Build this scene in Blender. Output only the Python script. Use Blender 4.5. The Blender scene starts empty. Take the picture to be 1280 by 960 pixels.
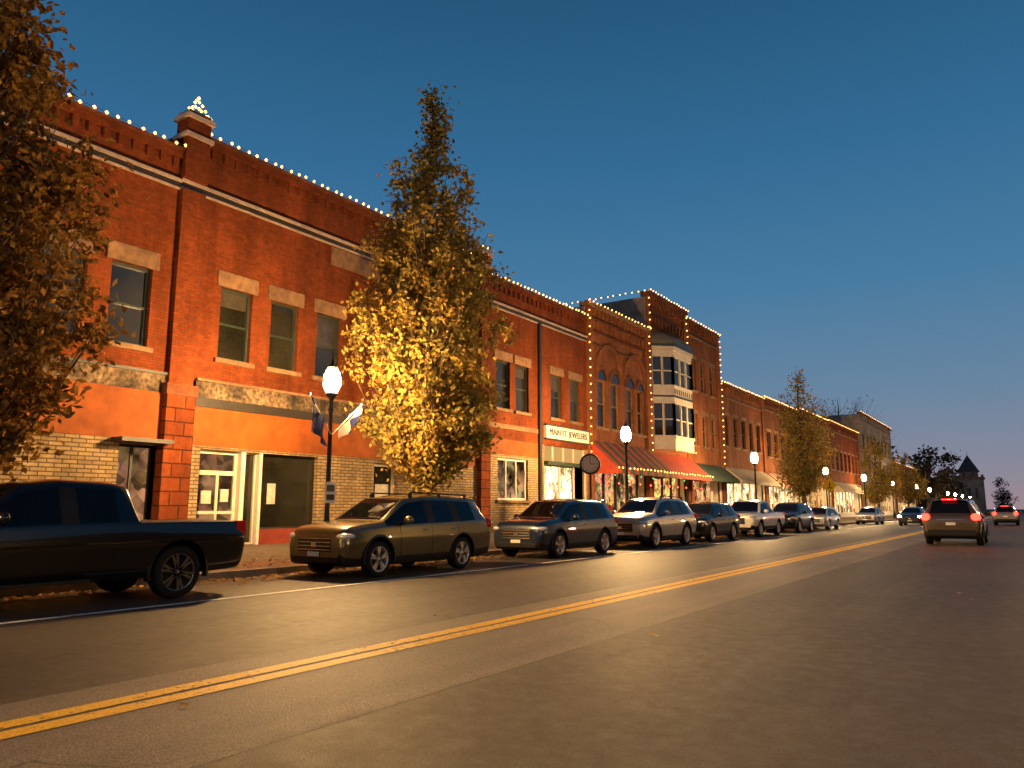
import bpy, bmesh, math, random
import numpy as np
from mathutils import Vector, Matrix
R=math.radians
scene=bpy.context.scene
random.seed(3)

# ------------------------------------------------------------------ helpers
def lin(r,g,b):
    def f(c):
        c/=255.0
        return c/12.92 if c<=0.04045 else ((c+0.055)/1.055)**2.4
    return (f(r),f(g),f(b),1)
def c4(c): return (c[0],c[1],c[2],1)

def newmat(name):
    m=bpy.data.materials.new(name); m.use_nodes=True
    nt=m.node_tree; nt.nodes.clear()
    out=nt.nodes.new('ShaderNodeOutputMaterial')
    return m,nt,out
def N(nt,t,**kw):
    n=nt.nodes.new(t)
    for k,v in kw.items(): setattr(n,k,v)
    return n
def math_(nt,op,a,b=None,c=None):
    n=N(nt,'ShaderNodeMath',operation=op)
    for i,x in enumerate((a,b,c)):
        if x is None: continue
        if isinstance(x,(int,float)): n.inputs[i].default_value=x
        else: nt.links.new(x,n.inputs[i])
    return n.outputs[0]
def noise(nt,vec,scale,detail=3,rough=.55):
    n=N(nt,'ShaderNodeTexNoise'); n.inputs['Scale'].default_value=scale
    n.inputs['Detail'].default_value=min(detail,3); n.inputs['Roughness'].default_value=rough
    if vec: nt.links.new(vec,n.inputs['Vector'])
    return n.outputs['Fac']
def maprange(nt,v,a,b,c,d):
    n=N(nt,'ShaderNodeMapRange'); nt.links.new(v,n.inputs[0])
    for i,x in enumerate((a,b,c,d)): n.inputs[i+1].default_value=x
    return n.outputs[0]
def mixc(nt,f,a,b,bt='MIX'):
    n=N(nt,'ShaderNodeMix',data_type='RGBA',blend_type=bt)
    for s,x in ((n.inputs[0],f),(n.inputs[6],a),(n.inputs[7],b)):
        if isinstance(x,(int,float)): s.default_value=x
        elif isinstance(x,(tuple,list)): s.default_value=c4(x)
        else: nt.links.new(x,s)
    return n.outputs[2]
def bump(nt,h,strength,dist=.02):
    n=N(nt,'ShaderNodeBump'); n.inputs['Strength'].default_value=strength
    n.inputs['Distance'].default_value=dist; nt.links.new(h,n.inputs['Height'])
    return n.outputs[0]
def princ(nt,out,col,rough=.6,metal=0,spec=.5,normal=None,coat=0):
    p=N(nt,'ShaderNodeBsdfPrincipled')
    if isinstance(col,(tuple,list)): p.inputs['Base Color'].default_value=c4(col)
    else: nt.links.new(col,p.inputs['Base Color'])
    if isinstance(rough,(int,float)): p.inputs['Roughness'].default_value=rough
    else: nt.links.new(rough,p.inputs['Roughness'])
    p.inputs['Metallic'].default_value=metal
    p.inputs['Specular IOR Level'].default_value=spec
    p.inputs['Coat Weight'].default_value=coat
    p.inputs['Coat Roughness'].default_value=.02
    if normal: nt.links.new(normal,p.inputs['Normal'])
    nt.links.new(p.outputs[0],out.inputs[0])
    return p
def pos(nt): return N(nt,'ShaderNodeNewGeometry').outputs['Position']

def plain(name,c,rough=.6,metal=0,var=.25,scale=6,spec=.5,bmp=0,coat=0):
    m,nt,out=newmat(name); p=pos(nt)
    n1=noise(nt,p,scale,3); n2=noise(nt,p,scale*.17,2)
    f=math_(nt,'MULTIPLY',maprange(nt,n1,.3,.7,1-var,1+var*.5),maprange(nt,n2,.3,.7,1-var,1+var*.5))
    col=mixc(nt,1.0,c,f,'MULTIPLY')
    nrm=bump(nt,noise(nt,p,scale*6,2),bmp,.02) if bmp else None
    princ(nt,out,col,rough,metal,spec,nrm,coat)
    return m
def emit(name,c,s,sampling=None):
    m,nt,out=newmat(name); e=N(nt,'ShaderNodeEmission')
    e.inputs[0].default_value=c4(c); e.inputs[1].default_value=s
    nt.links.new(e.outputs[0],out.inputs[0])
    if sampling: m.cycles.emission_sampling=sampling
    return m
def brick(name,ca,cb,mortar,w=.22,h=.075,ms=.008,bmp=.6,dirt=.5,rough=.85):
    m,nt,out=newmat(name); p=pos(nt)
    sx=N(nt,'ShaderNodeSeparateXYZ'); nt.links.new(p,sx.inputs[0])
    u=math_(nt,'ADD',sx.outputs[0],sx.outputs[1])
    cb_=N(nt,'ShaderNodeCombineXYZ'); nt.links.new(u,cb_.inputs[0]); nt.links.new(sx.outputs[2],cb_.inputs[1])
    b=N(nt,'ShaderNodeTexBrick'); nt.links.new(cb_.outputs[0],b.inputs['Vector'])
    b.inputs['Scale'].default_value=1; b.inputs['Brick Width'].default_value=w; b.inputs['Row Height'].default_value=h
    b.inputs['Mortar Size'].default_value=ms; b.inputs['Color1'].default_value=c4(ca); b.inputs['Color2'].default_value=c4(cb)
    b.inputs['Mortar'].default_value=c4(mortar)
    n1=noise(nt,p,.5,3,.6); n2=noise(nt,p,7,3,.6)
    mp=N(nt,'ShaderNodeMapping'); nt.links.new(p,mp.inputs[0]); mp.inputs['Scale'].default_value=(1.5,1.5,.15)
    n3=noise(nt,mp.outputs[0],1.2,3,.6)
    f=math_(nt,'MULTIPLY',maprange(nt,n1,.3,.7,1-dirt*.7,1.15),maprange(nt,n2,.25,.75,1-dirt*.5,1.2))
    f=math_(nt,'MULTIPLY',f,maprange(nt,n3,.35,.65,1-dirt*.5,1.1))
    col=mixc(nt,1.0,b.outputs[0],f,'MULTIPLY')
    princ(nt,out,col,rough,0,.12,bump(nt,math_(nt,'MULTIPLY',b.outputs['Fac'],-1.0),bmp,.012))
    return m
def shopglow(name,base,strength,scale=2.2,sat=.35):
    m,nt,out=newmat(name); p=pos(nt)
    v=N(nt,'ShaderNodeTexVoronoi'); v.inputs['Scale'].default_value=scale; nt.links.new(p,v.inputs['Vector'])
    v2=N(nt,'ShaderNodeTexVoronoi'); v2.inputs['Scale'].default_value=scale*3; nt.links.new(p,v2.inputs['Vector'])
    col=mixc(nt,sat,base,v.outputs['Color'],'MULTIPLY')
    bw=N(nt,'ShaderNodeRGBToBW'); nt.links.new(v2.outputs['Color'],bw.inputs[0])
    col=mixc(nt,.85,col,maprange(nt,bw.outputs[0],.2,.8,.1,1.3),'MULTIPLY')
    n=maprange(nt,noise(nt,p,.9,3),.35,.65,.08,1.6)
    col=mixc(nt,1.0,col,n,'MULTIPLY')
    e=N(nt,'ShaderNodeEmission'); nt.links.new(col,e.inputs[0]); e.inputs[1].default_value=strength
    nt.links.new(e.outputs[0],out.inputs[0]); return m

class MB:
    def __init__(s): s.v=[];s.f=[];s.m=[];s.mats=[];s.sm=[]
    def mi(s,mat):
        if mat not in s.mats: s.mats.append(mat)
        return s.mats.index(mat)
    def poly(s,pts,mat,smooth=False):
        b=len(s.v); s.v+= [tuple(p) for p in pts]; s.f.append(tuple(range(b,b+len(pts)))); s.m.append(s.mi(mat)); s.sm.append(smooth)
    def mesh(s,vs,fs,mat,smooth=False):
        b=len(s.v); s.v+=[tuple(p) for p in vs]; i=s.mi(mat)
        for f in fs: s.f.append(tuple(k+b for k in f)); s.m.append(i); s.sm.append(smooth)
    def box(s,x0,x1,y0,y1,z0,z1,mat):
        if x0>x1:x0,x1=x1,x0
        if y0>y1:y0,y1=y1,y0
        vs=[(x0,y0,z0),(x1,y0,z0),(x1,y1,z0),(x0,y1,z0),(x0,y0,z1),(x1,y0,z1),(x1,y1,z1),(x0,y1,z1)]
        fs=[(0,3,2,1),(4,5,6,7),(0,1,5,4),(1,2,6,5),(2,3,7,6),(3,0,4,7)]
        s.mesh(vs,fs,mat)
    def tube(s,p0,p1,r0,r1,mat,n=10,caps=True):
        p0=Vector(p0);p1=Vector(p1);d=(p1-p0)
        q=d.to_track_quat('Z','Y'); vs=[]
        for p,r in((p0,r0),(p1,r1)):
            for i in range(n):
                a=2*math.pi*i/n; vs.append(p+q@Vector((math.cos(a)*r,math.sin(a)*r,0)))
        fs=[(i,(i+1)%n,n+(i+1)%n,n+i) for i in range(n)]
        s.mesh(vs,fs,mat,True)
        if caps:
            s.mesh(vs[:n],[tuple(reversed(range(n)))],mat); s.mesh(vs[n:],[tuple(range(n))],mat)
    def lathe(s,prof,mat,n=16,org=(0,0,0),axis='Z'):
        vs=[];k=len(prof)
        for i in range(n):
            a=2*math.pi*i/n
            for r,h in prof:
                if axis=='Z': vs.append((org[0]+r*math.cos(a),org[1]+r*math.sin(a),org[2]+h))
                else: vs.append((org[0]+r*math.cos(a),org[1]+h,org[2]-r*math.sin(a)))
        fs=[]
        for i in range(n):
            j=(i+1)%n
            for t in range(k-1): fs.append((i*k+t,j*k+t,j*k+t+1,i*k+t+1))
        s.mesh(vs,fs,mat,True)
    def sphere(s,c,r,mat,nu=12,nv=8,sc=(1,1,1)):
        vs=[];fs=[]
        for j in range(nv+1):
            t=math.pi*j/nv
            for i in range(nu):
                a=2*math.pi*i/nu
                vs.append((c[0]+r*sc[0]*math.sin(t)*math.cos(a),c[1]+r*sc[1]*math.sin(t)*math.sin(a),c[2]-r*sc[2]*math.cos(t)))
        for j in range(nv):
            for i in range(nu):
                fs.append((j*nu+i,j*nu+(i+1)%nu,(j+1)*nu+(i+1)%nu,(j+1)*nu+i))
        s.mesh(vs,fs,mat,True)
    def bulbs(s,pts,r,mat):
        for p in pts:
            x,y,z=p
            vs=[(x+r,y,z),(x-r,y,z),(x,y+r,z),(x,y-r,z),(x,y,z+r),(x,y,z-r)]
            fs=[(0,2,4),(2,1,4),(1,3,4),(3,0,4),(2,0,5),(1,2,5),(3,1,5),(0,3,5)]
            s.mesh(vs,fs,mat)
    def build(s,name,parent=None,bevel=0):
        me=bpy.data.meshes.new(name); me.from_pydata(s.v,[],s.f)
        for m in s.mats: me.materials.append(m)
        me.polygons.foreach_set('material_index',s.m)
        me.polygons.foreach_set('use_smooth',s.sm)
        me.update()
        o=bpy.data.objects.new(name,me); scene.collection.objects.link(o)
        if parent: o.parent=parent
        if bevel:
            b=o.modifiers.new('bevel','BEVEL'); b.width=bevel; b.segments=2; b.limit_method='ANGLE'
        return o
def empty(name,loc=(0,0,0),rot=0):
    o=bpy.data.objects.new(name,None); scene.collection.objects.link(o)
    o.location=loc; o.rotation_euler=(0,0,rot); return o

# ------------------------------------------------------------------ materials
M={}
M['brick']=brick('red_brick',(.23,.050,.012),(.17,.036,.009),(.12,.042,.017))
M['brick2']=brick('orange_brick',(.31,.10,.034),(.25,.075,.025),(.20,.095,.05))
M['brick3']=brick('dark_brick',(.20,.065,.028),(.155,.048,.020),(.14,.07,.036))
M['rust']=brick('rusticated_red_stone',(.24,.055,.014),(.17,.038,.011),(.06,.02,.008),w=.55,h=.36,ms=.02,bmp=1)
M['pale']=brick('pale_split_stone',(.43,.32,.18),(.30,.215,.115),(.13,.085,.045),w=.34,h=.1,ms=.014,bmp=1.0,dirt=.45)
M['orange']=plain('orange_render',(.29,.072,.010),.7,var=.28,scale=2,spec=.2)
M['redpanel']=plain('red_base_paint',(.22,.03,.012),.5,var=.2)
M['stone']=plain('tan_stone',(.25,.135,.064),.85,var=.4,scale=5,bmp=.5)
M['stoneband']=plain('weathered_stone_band',(.19,.125,.068),.85,var=.9,scale=9,bmp=.6)
M['trim']=plain('pale_gutter_trim',(.46,.34,.26),.5,var=.25)
M['darktrim']=plain('dark_trim',(.022,.017,.012),.5)
M['green']=plain('dark_green_frame',(.035,.05,.035),.4)
M['cream']=plain('cream_paint',(.66,.57,.43),.5,var=.12)
M['white']=plain('white_paint',(.72,.68,.6),.45,var=.1)
M['copper']=plain('bay_dome_metal',(.16,.13,.06),.5)
M['awred']=plain('red_awning_cloth',(.34,.038,.013),.8,var=.25)
M['awgreen']=plain('green_awning_cloth',(.03,.055,.03),.8)
M['awcream']=plain('cream_awning_cloth',(.42,.33,.22),.8)
M['roof']=plain('roof_tar',(.05,.045,.04),.9)
M['greywall']=plain('grey_side_wall',(.26,.20,.15),.85,var=.4,scale=2)
M['darkwood']=plain('dark_painted_boards',(.030,.024,.020),.8,var=.3,scale=3,spec=.2)
M['blackmetal']=plain('black_painted_metal',(.012,.012,.011),.35,var=.1)
M['chrome']=plain('chrome',(.7,.7,.7),.15,1,var=.02)
M['rubber']=plain('tyre_rubber',(.011,.011,.011),.85,var=.2,scale=20,spec=.2)
M['rim']=plain('alloy_rim',(.68,.65,.6),.28,.85,var=.05)
M['rimdark']=plain('dark_alloy',(.16,.155,.15),.25,.8,var=.05)
M['plastic']=plain('black_plastic',(.012,.011,.010),.55,var=.15,scale=15,spec=.25)
M['carglass']=plain('car_glass',(.004,.004,.004),.03,0,var=.02,spec=.3)
M['lens']=plain('headlight_lens',(.70,.70,.66),.08,.3,var=.1,scale=14)
M['tail']=plain('tail_lens',(.5,.012,.008),.12,0,var=.1)
M['plate']=plain('licence_plate',(.7,.7,.66),.4,var=.1,scale=25)
M['tailon']=emit('brake_light_lit',(1,.014,.008),20)
M['headon']=emit('headlamp_lit',(1,.85,.65),160)
M['bulb']=emit('string_bulb',(1,.42,.09),8,'NONE')
M['bulbg']=emit('green_bulb',(.15,1,.35),2,'NONE')
M['bulbr']=emit('red_bulb',(1,.1,.05),5,'NONE')
M['globe']=emit('lamp_globe_lit',(1,.58,.22),1750)
M['globeopp']=emit('lamp_globe_lit_opposite',(1,.58,.22),360)
M['globefar']=emit('lamp_globe_lit_far',(1,.62,.26),1250)
M['glow1']=shopglow('shop_interior_warm',(1,.48,.14),2.0)
M['glow2']=shopglow('shop_interior_white',(1,.66,.32),3.2,sat=.2)
M['glow3']=shopglow('shop_interior_mixed',(1,.45,.18),1.5,3,.6)
M['glowdim']=shopglow('shop_interior_dim',(.95,.5,.2),.45,1.2)
M['glowdim'].cycles.emission_sampling='NONE'
M['litpanel']=emit('lit_transom_panel',(1,.55,.18),.7)
def winglass():
    m,nt,out=newmat('window_glass'); p=pos(nt)
    n=noise(nt,p,.7,2); col=mixc(nt,maprange(nt,n,.35,.65,0,1),(.010,.010,.007),(.028,.026,.017))
    nb=bump(nt,noise(nt,p,1.5,2),.08,.05)
    princ(nt,out,col,.05,0,.8,nb); return m
M['glass']=winglass()
M['blind']=plain('window_blind',(.065,.056,.04),.25,var=.3,scale=3,spec=.6)

def asphalt(name,c,ca=.25,grain=1.0,crack=.5):
    m,nt,out=newmat(name); p=pos(nt)
    fine=noise(nt,p,70,3,.75); mid=noise(nt,p,6,3,.6); big=noise(nt,p,.35,3,.6)
    mp=N(nt,'ShaderNodeMapping'); nt.links.new(p,mp.inputs[0]); mp.inputs['Scale'].default_value=(1,.06,1)
    st=noise(nt,mp.outputs[0],1.6,3,.55)
    f=math_(nt,'MULTIPLY',maprange(nt,fine,.3,.7,1-.6*grain,1+.65*grain),maprange(nt,mid,.3,.7,.85,1.13))
    f=math_(nt,'MULTIPLY',f,maprange(nt,big,.3,.7,1-ca,1+ca)); f=math_(nt,'MULTIPLY',f,maprange(nt,st,.3,.7,.80,1.2))
    v=N(nt,'ShaderNodeTexVoronoi',feature='DISTANCE_TO_EDGE'); v.inputs['Scale'].default_value=.28
    dn=N(nt,'ShaderNodeTexNoise'); dn.inputs['Scale'].default_value=1.3; dn.inputs['Detail'].default_value=5; nt.links.new(p,dn.inputs['Vector'])
    add=N(nt,'ShaderNodeVectorMath',operation='MULTIPLY_ADD'); nt.links.new(dn.outputs['Color'],add.inputs[0]); add.inputs[1].default_value=(1.2,1.2,0); nt.links.new(p,add.inputs[2])
    nt.links.new(add.outputs[0],v.inputs['Vector'])
    crk=math_(nt,'MULTIPLY',math_(nt,'LESS_THAN',v.outputs['Distance'],.004),maprange(nt,big,.45,.6,0,crack))
    f=math_(nt,'MULTIPLY',f,math_(nt,'SUBTRACT',1.0,crk))
    col=mixc(nt,1.0,c,f,'MULTIPLY')
    princ(nt,out,col,maprange(nt,mid,.3,.7,.5,.68),0,.24,bump(nt,fine,.8*grain,.012)); return m
M['asph']=asphalt('asphalt',(.060,.046,.034))
M['asphdark']=asphalt('asphalt_resurfaced',(.068,.050,.035),.25,.8,.25)
M['asphlight']=asphalt('asphalt_worn_strip',(.165,.130,.098),.2,1.2)
M['concrete']=plain('concrete_kerb',(.26,.21,.15),.85,var=.35,scale=4,bmp=.4)
def paving():
    m,nt,out=newmat('sidewalk_concrete'); p=pos(nt)
    b=N(nt,'ShaderNodeTexBrick'); nt.links.new(p,b.inputs['Vector']); b.offset=0
    b.inputs['Scale'].default_value=1; b.inputs['Brick Width'].default_value=1.5; b.inputs['Row Height'].default_value=1.5; b.inputs['Mortar Size'].default_value=.012
    b.inputs['Color1'].default_value=(.15,.11,.075,1); b.inputs['Color2'].default_value=(.12,.09,.06,1); b.inputs['Mortar'].default_value=(.05,.04,.03,1)
    f=maprange(nt,noise(nt,p,3,6,.65),.3,.7,.7,1.2)
    princ(nt,out,mixc(nt,1.0,b.outputs[0],f,'MULTIPLY'),.8,0,.3); return m
M['paving']=paving()
def pavflat():
    m,nt,out=newmat('brick_paver_strip'); p=pos(nt)
    b=N(nt,'ShaderNodeTexBrick'); nt.links.new(p,b.inputs['Vector'])
    b.inputs['Scale'].default_value=1; b.inputs['Brick Width'].default_value=.22; b.inputs['Row Height'].default_value=.11; b.inputs['Mortar Size'].default_value=.008
    b.inputs['Color1'].default_value=(.18,.07,.035,1); b.inputs['Color2'].default_value=(.13,.05,.025,1); b.inputs['Mortar'].default_value=(.06,.04,.03,1)
    f=maprange(nt,noise(nt,p,3,6,.65),.3,.7,.7,1.2)
    princ(nt,out,mixc(nt,1.0,b.outputs[0],f,'MULTIPLY'),.8); return m
M['pavers']=pavflat()
def roadpaint(name,c,wear):
    m,nt,out=newmat(name); p=pos(nt)
    n=noise(nt,p,14,3,.75); n2=noise(nt,p,1.2,3,.6)
    w=maprange(nt,math_(nt,'ADD',math_(nt,'MULTIPLY',n,.7),math_(nt,'MULTIPLY',n2,.3)),wear,wear+.07,1,0)
    fine=maprange(nt,noise(nt,p,60,3,.7),.3,.7,.55,1.2)
    col=mixc(nt,w,(.10,.075,.05),c); col=mixc(nt,1.0,col,fine,'MULTIPLY')
    princ(nt,out,col,.6,0,.3,bump(nt,noise(nt,p,60,4,.7),.5,.01)); return m
M['yline']=roadpaint('yellow_road_paint',(1.0,.56,.03),.57)
M['wline']=roadpaint('white_road_paint',(.84,.80,.72),.54)
M['grass']=plain('grass_ground',(.05,.06,.03),.95,var=.5,scale=2)
def leafmat(name,ca,cb,tr=.35):
    m,nt,out=newmat(name); p=pos(nt)
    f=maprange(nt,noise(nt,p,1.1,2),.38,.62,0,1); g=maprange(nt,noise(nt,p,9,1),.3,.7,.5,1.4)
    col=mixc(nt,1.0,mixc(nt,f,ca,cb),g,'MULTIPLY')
    d=N(nt,'ShaderNodeBsdfDiffuse'); nt.links.new(col,d.inputs['Color'])
    t=N(nt,'ShaderNodeBsdfTranslucent'); nt.links.new(col,t.inputs[0])
    mx=N(nt,'ShaderNodeMixShader'); mx.inputs[0].default_value=tr
    nt.links.new(d.outputs[0],mx.inputs[1]); nt.links.new(t.outputs[0],mx.inputs[2]); nt.links.new(mx.outputs[0],out.inputs[0]); return m
M['leaf']=leafmat('autumn_oak_leaves',(.36,.23,.05),(.25,.20,.05))
M['leafshade']=leafmat('dimmed_russet_oak_leaves',(.24,.12,.03),(.15,.09,.024))  # russet leaves, colour also darkened to stand for weaker light on the left tree
M['leafdark']=leafmat('distant_foliage',(.045,.036,.024),(.03,.027,.02),.1)
M['litter']=leafmat('fallen_leaves',(.40,.23,.08),(.23,.12,.04),.1)
M['bark']=plain('tree_bark',(.10,.07,.045),.9,var=.4,scale=14,bmp=.6)
M['blueflag']=plain('blue_flag_cloth',(.006,.012,.06),.8,spec=.1)
M['whiteflag']=plain('white_flag_cloth',(.30,.22,.20),.8)
M['redcloth']=plain('red_cloth',(.45,.03,.02),.8)
M['sign_yellow']=plain('yellow_sign_face',(.85,.58,.02),.35,var=.05)
M['paper']=plain('paper_notice',(.6,.55,.45),.7,var=.3,scale=14)

# ------------------------------------------------------------------ ground, road, pavement
mb=MB(); mb.poly([(-900,-400,-.02),(900,-400,-.02),(900,1500,-.02),(-900,1500,-.02)],M['grass']); mb.build('ground')
def sheet(mb,x0,x1,y0,y1,z,mat):
    mb.poly([(x0,y0,z),(x1,y0,z),(x1,y1,z),(x0,y1,z)],mat)
mb=MB(); sheet(mb,-13.2,2.4,-30,300,0,M['asph']); mb.build('road')
mb=MB(); sheet(mb,-6.15,-3.85,-30,300,.004,M['asphlight']); sheet(mb,-3.84,2.3,-30,300,.004,M['asphdark']); mb.build('road_patch')
mb=MB()
sheet(mb,-5.40,-5.22,-30,290,.009,M['yline']); sheet(mb,-5.64,-5.46,-30,290,.009,M['yline'])
sheet(mb,-10.44,-10.31,-30,120,.009,M['wline'])
mb.build('road_markings')
mb=MB()
mb.box(-13.36,-13.2,-30,170,-.1,.15,M['concrete'])
mb.poly([(-14.9,-30,.17),(-13.36,-30,.146),(-13.36,170,.146),(-14.9,170,.17)],M['pavers'])
mb.poly([(-18.9,-30,.37),(-14.9,-30,.17),(-14.9,170,.17),(-18.9,170,.37)],M['paving'])
mb.build('sidewalk')
mb=MB()
mb.box(2.4,2.56,-30,220,-.1,.15,M['concrete'])
mb.poly([(2.56,-30,.147),(9.2,-30,.2),(9.2,220,.2),(2.56,220,.147)],M['paving'])
mb.build('opposite_sidewalk')

rng=np.random.default_rng(5)
def quads_obj(name,C,size,mat,flat=False,parent=None,aspect=.55):
    n=len(C)
    if flat:
        a=rng.uniform(0,2*np.pi,n); t=rng.uniform(-.3,.3,(n,2))
        U=np.stack([np.cos(a),np.sin(a),t[:,0]],1); V=np.stack([-np.sin(a),np.cos(a),t[:,1]],1)
    else:
        U=rng.normal(size=(n,3)); U/=np.linalg.norm(U,axis=1)[:,None]
        W=rng.normal(size=(n,3)); V=np.cross(U,W); V/=np.linalg.norm(V,axis=1)[:,None]
    s=(size*rng.uniform(.6,1.3,n))[:,None]
    P=np.stack([C-U*s*.5, C+V*s*aspect*.5+U*s*.05, C+U*s*.5, C-V*s*aspect*.5+U*s*.05],1).reshape(-1,3)
    me=bpy.data.meshes.new(name); me.vertices.add(4*n); me.vertices.foreach_set('co',P.ravel())
    me.loops.add(4*n); me.loops.foreach_set('vertex_index',np.arange(4*n))
    me.polygons.add(n); me.polygons.foreach_set('loop_start',np.arange(0,4*n,4)); me.polygons.foreach_set('loop_total',np.full(n,4))
    me.materials.append(mat); me.update(calc_edges=True)
    o=bpy.data.objects.new(name,me); scene.collection.objects.link(o)
    if parent: o.parent=parent
    return o
n=4500
ys=rng.uniform(0,60,n); xs=-13.15+np.abs(rng.normal(0,.5,n))
C=np.stack([xs,ys,np.full(n,.028)],1)
n2=3000; ys2=rng.uniform(3,45,n2); xs2=-13.4-np.abs(rng.normal(0,1.3,n2))
C2=np.stack([xs2,ys2,.18+np.maximum(0,(-14.9-xs2))*.05],1)
n3=50; C3=np.stack([rng.uniform(-12,2,n3),rng.uniform(3,40,n3),np.full(n3,.025)],1)
quads_obj('fallen_leaves',np.concatenate([C,C2,C3]),.10,M['litter'],flat=True,aspect=.7)

# ------------------------------------------------------------------ buildings
FX=-18.5
def wall(mb,x,y0,y1,z0,z1,ops,mat,depth=.22,rev=None):
    rev=rev or mat
    ys=sorted({y0,y1}|{v for o in ops for v in o[:2]}); zs=sorted({z0,z1}|{v for o in ops for v in o[2:4]})
    for i in range(len(ys)-1):
        for j in range(len(zs)-1):
            a,b,c,d=ys[i],ys[i+1],zs[j],zs[j+1]; cy=(a+b)/2; cz=(c+d)/2
            if any(o[0]<cy<o[1] and o[2]<cz<o[3] for o in ops): continue
            mb.poly([(x,a,c),(x,b,c),(x,b,d),(x,a,d)],mat)
    for o in ops:
        a,b,c,d=o[:4]; xi=x-depth
        mb.poly([(x,a,c),(x,a,d),(xi,a,d),(xi,a,c)],rev); mb.poly([(x,b,c),(xi,b,c),(xi,b,d),(x,b,d)],rev)
        mb.poly([(x,a,c),(xi,a,c),(xi,b,c),(x,b,c)],rev); mb.poly([(x,a,d),(x,b,d),(xi,b,d),(xi,a,d)],rev)
def window(mb,x,a,b,c,d,frame,glass=None,f=.07,sash=True,mull=0,depth=.22):
    xi=x-depth+.02
    if glass is None and sash:
        h=random.choice([0,.25,.5,.5,.35])*(d-c)
        mb.poly([(xi,a,c),(xi,b,c),(xi,b,d-h),(xi,a,d-h)],M['glass'])
        if h>0: mb.poly([(xi,a,d-h),(xi,b,d-h),(xi,b,d),(xi,a,d)],M['blind'])
    else:
        mb.poly([(xi,a,c),(xi,b,c),(xi,b,d),(xi,a,d)],glass or M['glass'])
    x1=xi+.07
    mb.box(xi,x1,a,a+f,c,d,frame); mb.box(xi,x1,b-f,b,c,d,frame)
    mb.box(xi,x1-.003,a+f,b-f,c,c+f,frame); mb.box(xi,x1-.003,a+f,b-f,d-f,d,frame)
    if sash: mb.box(xi,x1-.02,a+f,b-f,(c+d)/2-.03,(c+d)/2+.03,frame)
    for k in range(mull):
        y=a+(b-a)*(k+1)/(mull+1); mb.box(xi,x1-.006,y-.03,y+.03,c+f,d-f,frame)
def shell(mb,x,y0,y1,z0,z1,mat,back=20,side=None,capm=None,roofz=.8):
    side=side or mat
    xb=x-back
    mb.poly([(x,y0,z0),(x,y0,z1),(xb,y0,z1),(xb,y0,z0)],side)
    mb.poly([(x,y1,z0),(xb,y1,z0),(xb,y1,z1),(x,y1,z1)],side)
    mb.poly([(xb,y0,z0),(xb,y0,z1),(xb,y1,z1),(xb,y1,z0)],side)
    mb.poly([(x,y0,z1-roofz),(x,y1,z1-roofz),(xb,y1,z1-roofz),(xb,y0,z1-roofz)],M['roof'])
    mb.box(x-.35,x-.001,y0+.02,y1-.02,z1-.02,z1+.001,capm or M['stone'])
    mb.poly([(x-.35,y0,z1-roofz),(x-.35,y0,z1),(x-.35,y1,z1),(x-.35,y1,z1-roofz)],mat)
def lintel(mb,x,a,b,z,h=.42,mat=None): mb.box(x-.05,x+.05,a-.15,b+.15,z,z+h,mat or M['stone'])
def sill(mb,x,a,b,z): mb.box(x-.1,x+.10,a-.12,b+.12,z-.13,z,M['stone'])
def lights(pts_list,parent,sp=.31,r=.052,mat=None,jit=.02,name='string_lights'):
    mb=MB(); P=[]
    for p0,p1 in pts_list:
        p0=Vector(p0);p1=Vector(p1);L=(p1-p0).length;n=max(1,int(L/sp))
        for i in range(n+1):
            q=p0.lerp(p1,i/n); P.append((q.x+random.uniform(-jit,jit),q.y+random.uniform(-jit,jit)*2,q.z+random.uniform(-jit,jit)))
        mb.tube(p0,p1,.008,.008,M['darktrim'],4,False)
    mb.bulbs(P,r,mat or M['bulb']); return mb.build(name,parent)
def cornice(mb,x,y0,y1,z):
    mb.box(x-.05,x+.12,y0,y1,z,z+.08,M['trim'])
    mb.box(x-.05,x+.07,y0,y1,z-.2,z-.15,M['trim'])
    mb.box(x-.05,x+.05,y0,y1,z-.149,z-.001,M['darktrim'])
def corbels(mb,x,y0,y1,z,mat,sp=.38,h=.3,w=.14,d=.07):
    k=int((y1-y0)/sp)
    for i in range(k):
        y=y0+(i+.5)*(y1-y0)/k; mb.box(x-.05,x+d,y-w/2,y+w/2,z-h,z-.002,mat)
def pilaster(mb,x,y0,y1,zt,zlow=4.3):
    mb.box(x-.1,x+.22,y0-.06,y1+.06,.15,zlow,M['rust'])
    mb.box(x-.1,x+.26,y0-.1,y1+.1,zlow+.002,zlow+.3,M['brick3'])
    mb.box(x-.1,x+.16,y0,y1,zlow+.302,zt,M['brick'])

# ---- Building A (left)
A=empty('brick_commercial_building')
mb=MB(); y0,y1=-12,11.2; zt=11.1
wins=[]
for yc in (-9.6,-7.9,-5.0,-3.3,-.4,1.3,3.1,4.7,6.22,7.9,9.55):
    wins.append((yc,yc+1.07,5.45,7.54))
wall(mb,FX,y0,y1,4.8,zt,wins,M['brick'])
for w in wins:
    window(mb,FX,*w,M['green']); lintel(mb,FX,w[0],w[1],w[3],.46); sill(mb,FX,w[0],w[1],w[2])
mb.box(FX-.2,FX+.04,y0,y1,4.35,4.8,M['stoneband'])
mb.box(FX-.2,FX+.10,y0,y1,4.802,4.88,M['darktrim'])
mb.box(FX-.2,FX+.02,y0,y1,3.1,4.348,M['orange'])
lo=[(-6,-2,1.0,2.9),(2.2,5.2,1.0,2.9),(10.11,11.2,.3,2.98)]
wall(mb,FX,y0,y1,0,3.098,lo,M['pale'],.5)
window(mb,FX,-6,-2,1.0,2.9,M['darktrim'],M['glass'],mull=2,sash=False)
window(mb,FX,2.2,5.2,1.0,2.9,M['darktrim'],M['glass'],mull=2,sash=False)
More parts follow.
